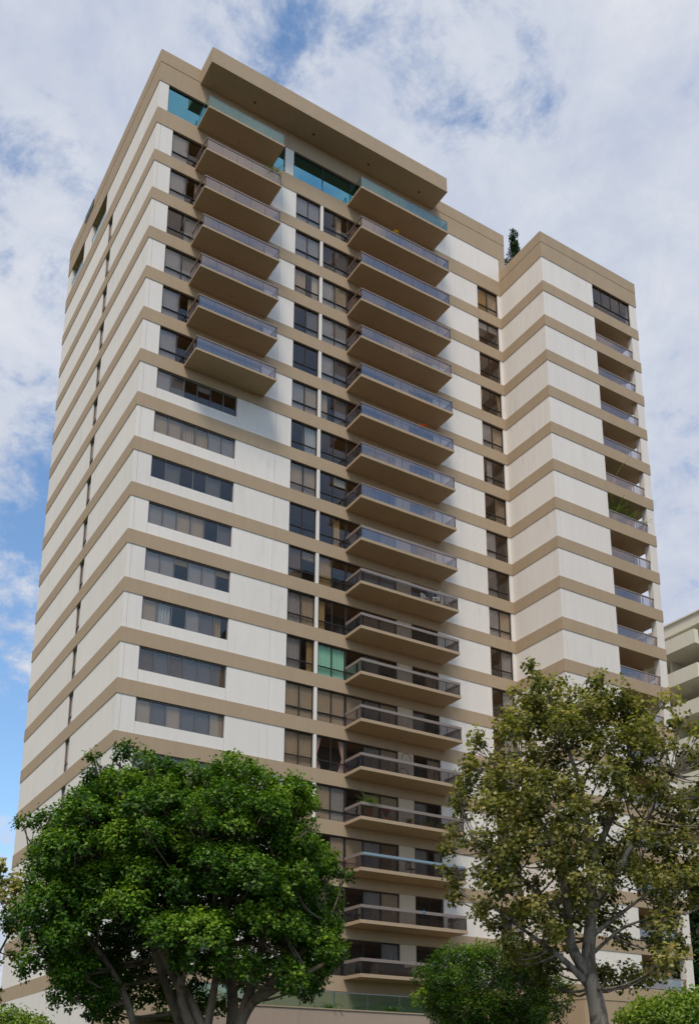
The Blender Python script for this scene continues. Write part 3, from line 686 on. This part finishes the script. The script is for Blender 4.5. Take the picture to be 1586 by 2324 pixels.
fronds('potted_palm',(34.6,-4.0,39.93),'bright green palm in the middle of the loggia full of plants','plant',18,1.1,6,1.4,.2,.75,wid=.13,group='palms in the loggia full of plants')
fronds('potted_palm',(35.75,-4.05,39.93),'pale palm beside the pillar of the loggia full of plants','plant',12,1.05,7,1.4,.16,.7,wid=.12,group='palms in the loggia full of plants')
fronds('potted_plant',(7.3,-1.35,57.31),'leafy green plant at the right end of the balcony second from the roof','plant',26,.8,8,1.5,.17,.6,wid=.13)
fronds('potted_plant',(7.9,-.7,60.63),'small leafy plant beside the teal penthouse glass','plant',16,.5,9,1.2,.17,.35,wid=.12) if False else None
def flowers(name,loc,label,mat,n,h,seed,rad_=.2):
    R_=random.Random(seed); o=empty(name,loc,label,'flowers'); MB().tube([(0,0,0),(0,0,.3)],[.13,.18],12).build('pot',M['leafpot'],o)
    s=MB(); b=MB()
    for i in range(n):
        a=R_.random()*6.28; q=R_.random()*rad_; e=Vector((math.cos(a)*q,math.sin(a)*q,h*R_.uniform(.8,1.05))); s.tube([(0,0,.28),tuple(e*.6+Vector((0,0,.1))),tuple(e)],[.008,.006,.005],4)
        for j in range(5):
            t=j*1.2566; k=len(b.v); d=Vector((math.cos(t),math.sin(t),.25))*.075; w_=Vector((-math.sin(t),math.cos(t),0))*.04
            b.v+=[tuple(e),tuple(e+d*.6+w_),tuple(e+d),tuple(e+d*.6-w_)]; b.f.append((k,k+1,k+2,k+3)); b.m.append(0)
    st_=s.build('stems',M['frond'],o); st_.data.attributes.new('tint','FLOAT','FACE'); b.build('petals',M[mat],o); return o
flowers('potted_flowers',(18.75,-1.35,42.81),'bunch of bright orange flowers above a balcony handrail','orange',70,1.22,1,.3)
flowers('potted_flowers',(16.85,-1.4,57.31),'thin spray of yellow flowers on the balcony below the penthouse','yellow',26,1.5,2,.16)
flowers('potted_flowers',(15.8,-1.2,16.71),'red flowers behind dark balcony glass beside the fern','red',26,.75,3,.26)
for i,(x,h) in enumerate(((17.3,.5),(18.6,.42),(19.7,.5))):
    fronds('potted_plant',(x,-1.35,16.71),('low dark leafy plant beside the red flowers','low dark leafy plant in the middle of the planted balcony','low dark leafy plant at the far end of the planted balcony')[i],'plant',16,.5,20+i,1.0,.17,.28,wid=.12,group='low plants on the fern balcony')
# rooftop cypress
rc=empty('rooftop_conifer',(29.75,1.0,60.75),'slim dark conifer in a pot on the wing roof beside the taller block','tree')
MB().tube([(0,0,0),(0,0,.7)],[.3,.42],14).build('pot',M['leafpot'],rc)
MB().tube([(0,0,.6),(.05,0,3.4),(.1,0,6.4)],[.09,.06,.02],7).build('trunk',M['bark'],rc)
cl=[((.08+rg.uniform(-.16,.16),rg.uniform(-.15,.15),z),.26*(1-abs(z-5.1)/2.4)+.07) for z in np.arange(3.9,6.95,.19)]+[((-.62,0,3.5),.26),((-.98,.1,3.55),.2),((-.25,0,3.35),.2),((-.45,0,4.35),.16)]
T,D,TB=tips_of(cl,np.array([0,0,3.]),34,71,low=-.8,vol=True); D=D*.5+np.array([0,0,.8])
tri_leaves('crown',M['dark'],rc,T,D,9,.16,.06,72,spread=(10,60),tintbase=TB)
# ------------------------------------------------------------------ balcony furniture
M['whiteplastic']=plain('white_plastic',(.72,.72,.70),.5); M['blackmetal']=plain('black_metal',(.02,.02,.022),.5,.2); M['wood']=plain('brown_wood',(.20,.11,.05),.6); M['cushion']=plain('dark_cushion',(.06,.055,.055),.9)
def chair(loc,label,mat,rz,group=None,seat=.44,back=.9):
    o=empty('patio_chair',loc,label,'chair',group,rz)
    MB().box(-.22,.22,-.22,.22,seat-.03,seat).build('seat',M[mat],o)
    b=MB(); b.box(-.22,-.18,.19,.23,seat+.003,back); b.box(.18,.22,.19,.23,seat+.003,back); b.box(-.178,.178,.195,.225,back-.08,back)
    for i in range(4): b.box(-.15+i*.09,-.12+i*.09,.20,.22,seat+.05,back-.082)
    b.build('backrest',M[mat],o)
    for x in(-.2,.2):
        for y in(-.2,.2): MB().tube([(x*1.1,y*1.1,0),(x,y,seat-.033)],[.014,.016],6).build('leg',M[mat],o)
    return o
def table(loc,label,mat,h=.72,r_=.4):
    o=empty('patio_table',loc,label,'table'); MB().tube([(0,0,h-.03),(0,0,h)],[r_,r_],20).build('tabletop',M[mat],o); MB().tube([(0,0,.03),(0,0,h-.031)],[.03,.03],8).build('stem',M[mat],o); MB().tube([(0,0,0),(0,0,.03)],[.22,.2],14).build('base',M[mat],o); return o
z12=zt(12)-.02
chair((18.95,-1.15,z12),'white patio chair nearest the middle of the balcony with white furniture','whiteplastic',.3,'white chairs on one balcony')
chair((19.75,-1.2,z12),'white patio chair second along the balcony with white furniture','whiteplastic',-.5,'white chairs on one balcony')
chair((20.45,-1.15,z12),'white patio chair at the far end of the balcony with white furniture','whiteplastic',1.3,'white chairs on one balcony')
def stool(loc,label):
    o=empty('bar_stool',loc,label,'stool'); MB().tube([(0,0,.66),(0,0,.72)],[.17,.17],14).build('seat',M['blackmetal'],o)
    for a in (.8,2.37,3.94,5.5): MB().tube([(.2*math.cos(a),.2*math.sin(a),0),(.12*math.cos(a),.12*math.sin(a),.66)],[.016,.016],6).build('leg',M['blackmetal'],o)
    MB().tube([(.16*math.cos(i*.5236),.16*math.sin(i*.5236),.3) for i in range(13)],[.01]*13,5).build('footrest',M['blackmetal'],o)
stool((20.35,-1.1,zt(18)-.02),'black bar stool at the end of the balcony with the pale blue rail towel')
stool((20.35,-1.1,zt(19)-.02),'black bar stool at the end of the balcony with the blue clip')
chair((17.6,-1.1,zt(18)-.02),'dark low patio chair on the balcony with the pale blue rail towel','cushion',.2)
sf=empty('patio_sofa',(16.3,-.95,zt(20)-.02),'dark upholstered sofa behind the rail of the lowest balcony','sofa')
MB().box(-1.0,1.0,-.4,.4,.08,.42).build('seat',M['cushion'],sf); MB().box(-1.0,1.0,.2,.4,.423,.85).build('backrest',M['cushion'],sf)
for x in(-1.12,1.0): MB().box(x,x+.117,-.4,.4,.08,.62).build('armrest',M['cushion'],sf)
tag(MB().box(13.9,20.8,-1.80,-1.68,zt(18)+.825,zt(18)+.84).box(13.9,20.8,-1.812,-1.802,zt(18)+.70,zt(18)+.84).build('rail_cover',plain('blue_grey_cloth',(.22,.30,.36),.8)),'long blue grey cloth laid over the handrail of a low balcony','cloth')
tag(MB().tube([(17.95,-1.79,zt(19)+.70),(17.95,-1.82,zt(19)+.78),(17.95,-1.78,zt(19)+.85)],[.04,.05,.03],8).build('rail_clip',plain('blue_plastic',(.03,.22,.6),.5)),'small bright blue clip on the handrail above the lowest balcony','clip')
bi=empty('bicycle',(17.3,-1.0,zt(16)-.02),'bicycle parked upright against the balcony wall, wheel rim showing over the rail','bicycle')
def wheel(x,z):
    wl=MB().tube([(x+.33*math.cos(t*.2618),0,z+.33*math.sin(t*.2618)) for t in range(25)],[.018]*25,6,cap=False).build('wheel',M['blackmetal'],bi)
    sb=MB()
    for t in range(8): sb.tube([(x,0,z),(x+.315*math.cos(t*.785),0,z+.315*math.sin(t*.785))],[.004,.004],4)
    sb.build('spokes',M['steel'],wl)
wheel(-.1,.34); wheel(.12,1.28)
MB().tube([(-.1,0.03,.34),(.28,.03,.7),(.12,.03,1.28)],[.02,.02,.02],6).tube([(-.1,.03,.34),(-.18,.03,.85),(.28,.03,.7)],[.018]*3,6).build('frame',M['steel'],bi)
table((35.0,-3.85,zt(12)),'round pale table seen through the glass of a corner loggia','whiteplastic',.6,.38)
wl_=[(11,'grey'),(7,'x'),(4,'x')]
chair((35.5,-3.8,zt(4)),'white chair in the topmost open corner loggia','whiteplastic',.5,'chairs in the corner loggias')
chair((35.5,-3.8,zt(5)),'white chair in the second open corner loggia from the top','whiteplastic',2.2,'chairs in the corner loggias')
chair((35.5,-3.8,zt(6)),'white chair in the third open corner loggia from the top','whiteplastic',1.0,'chairs in the corner loggias')
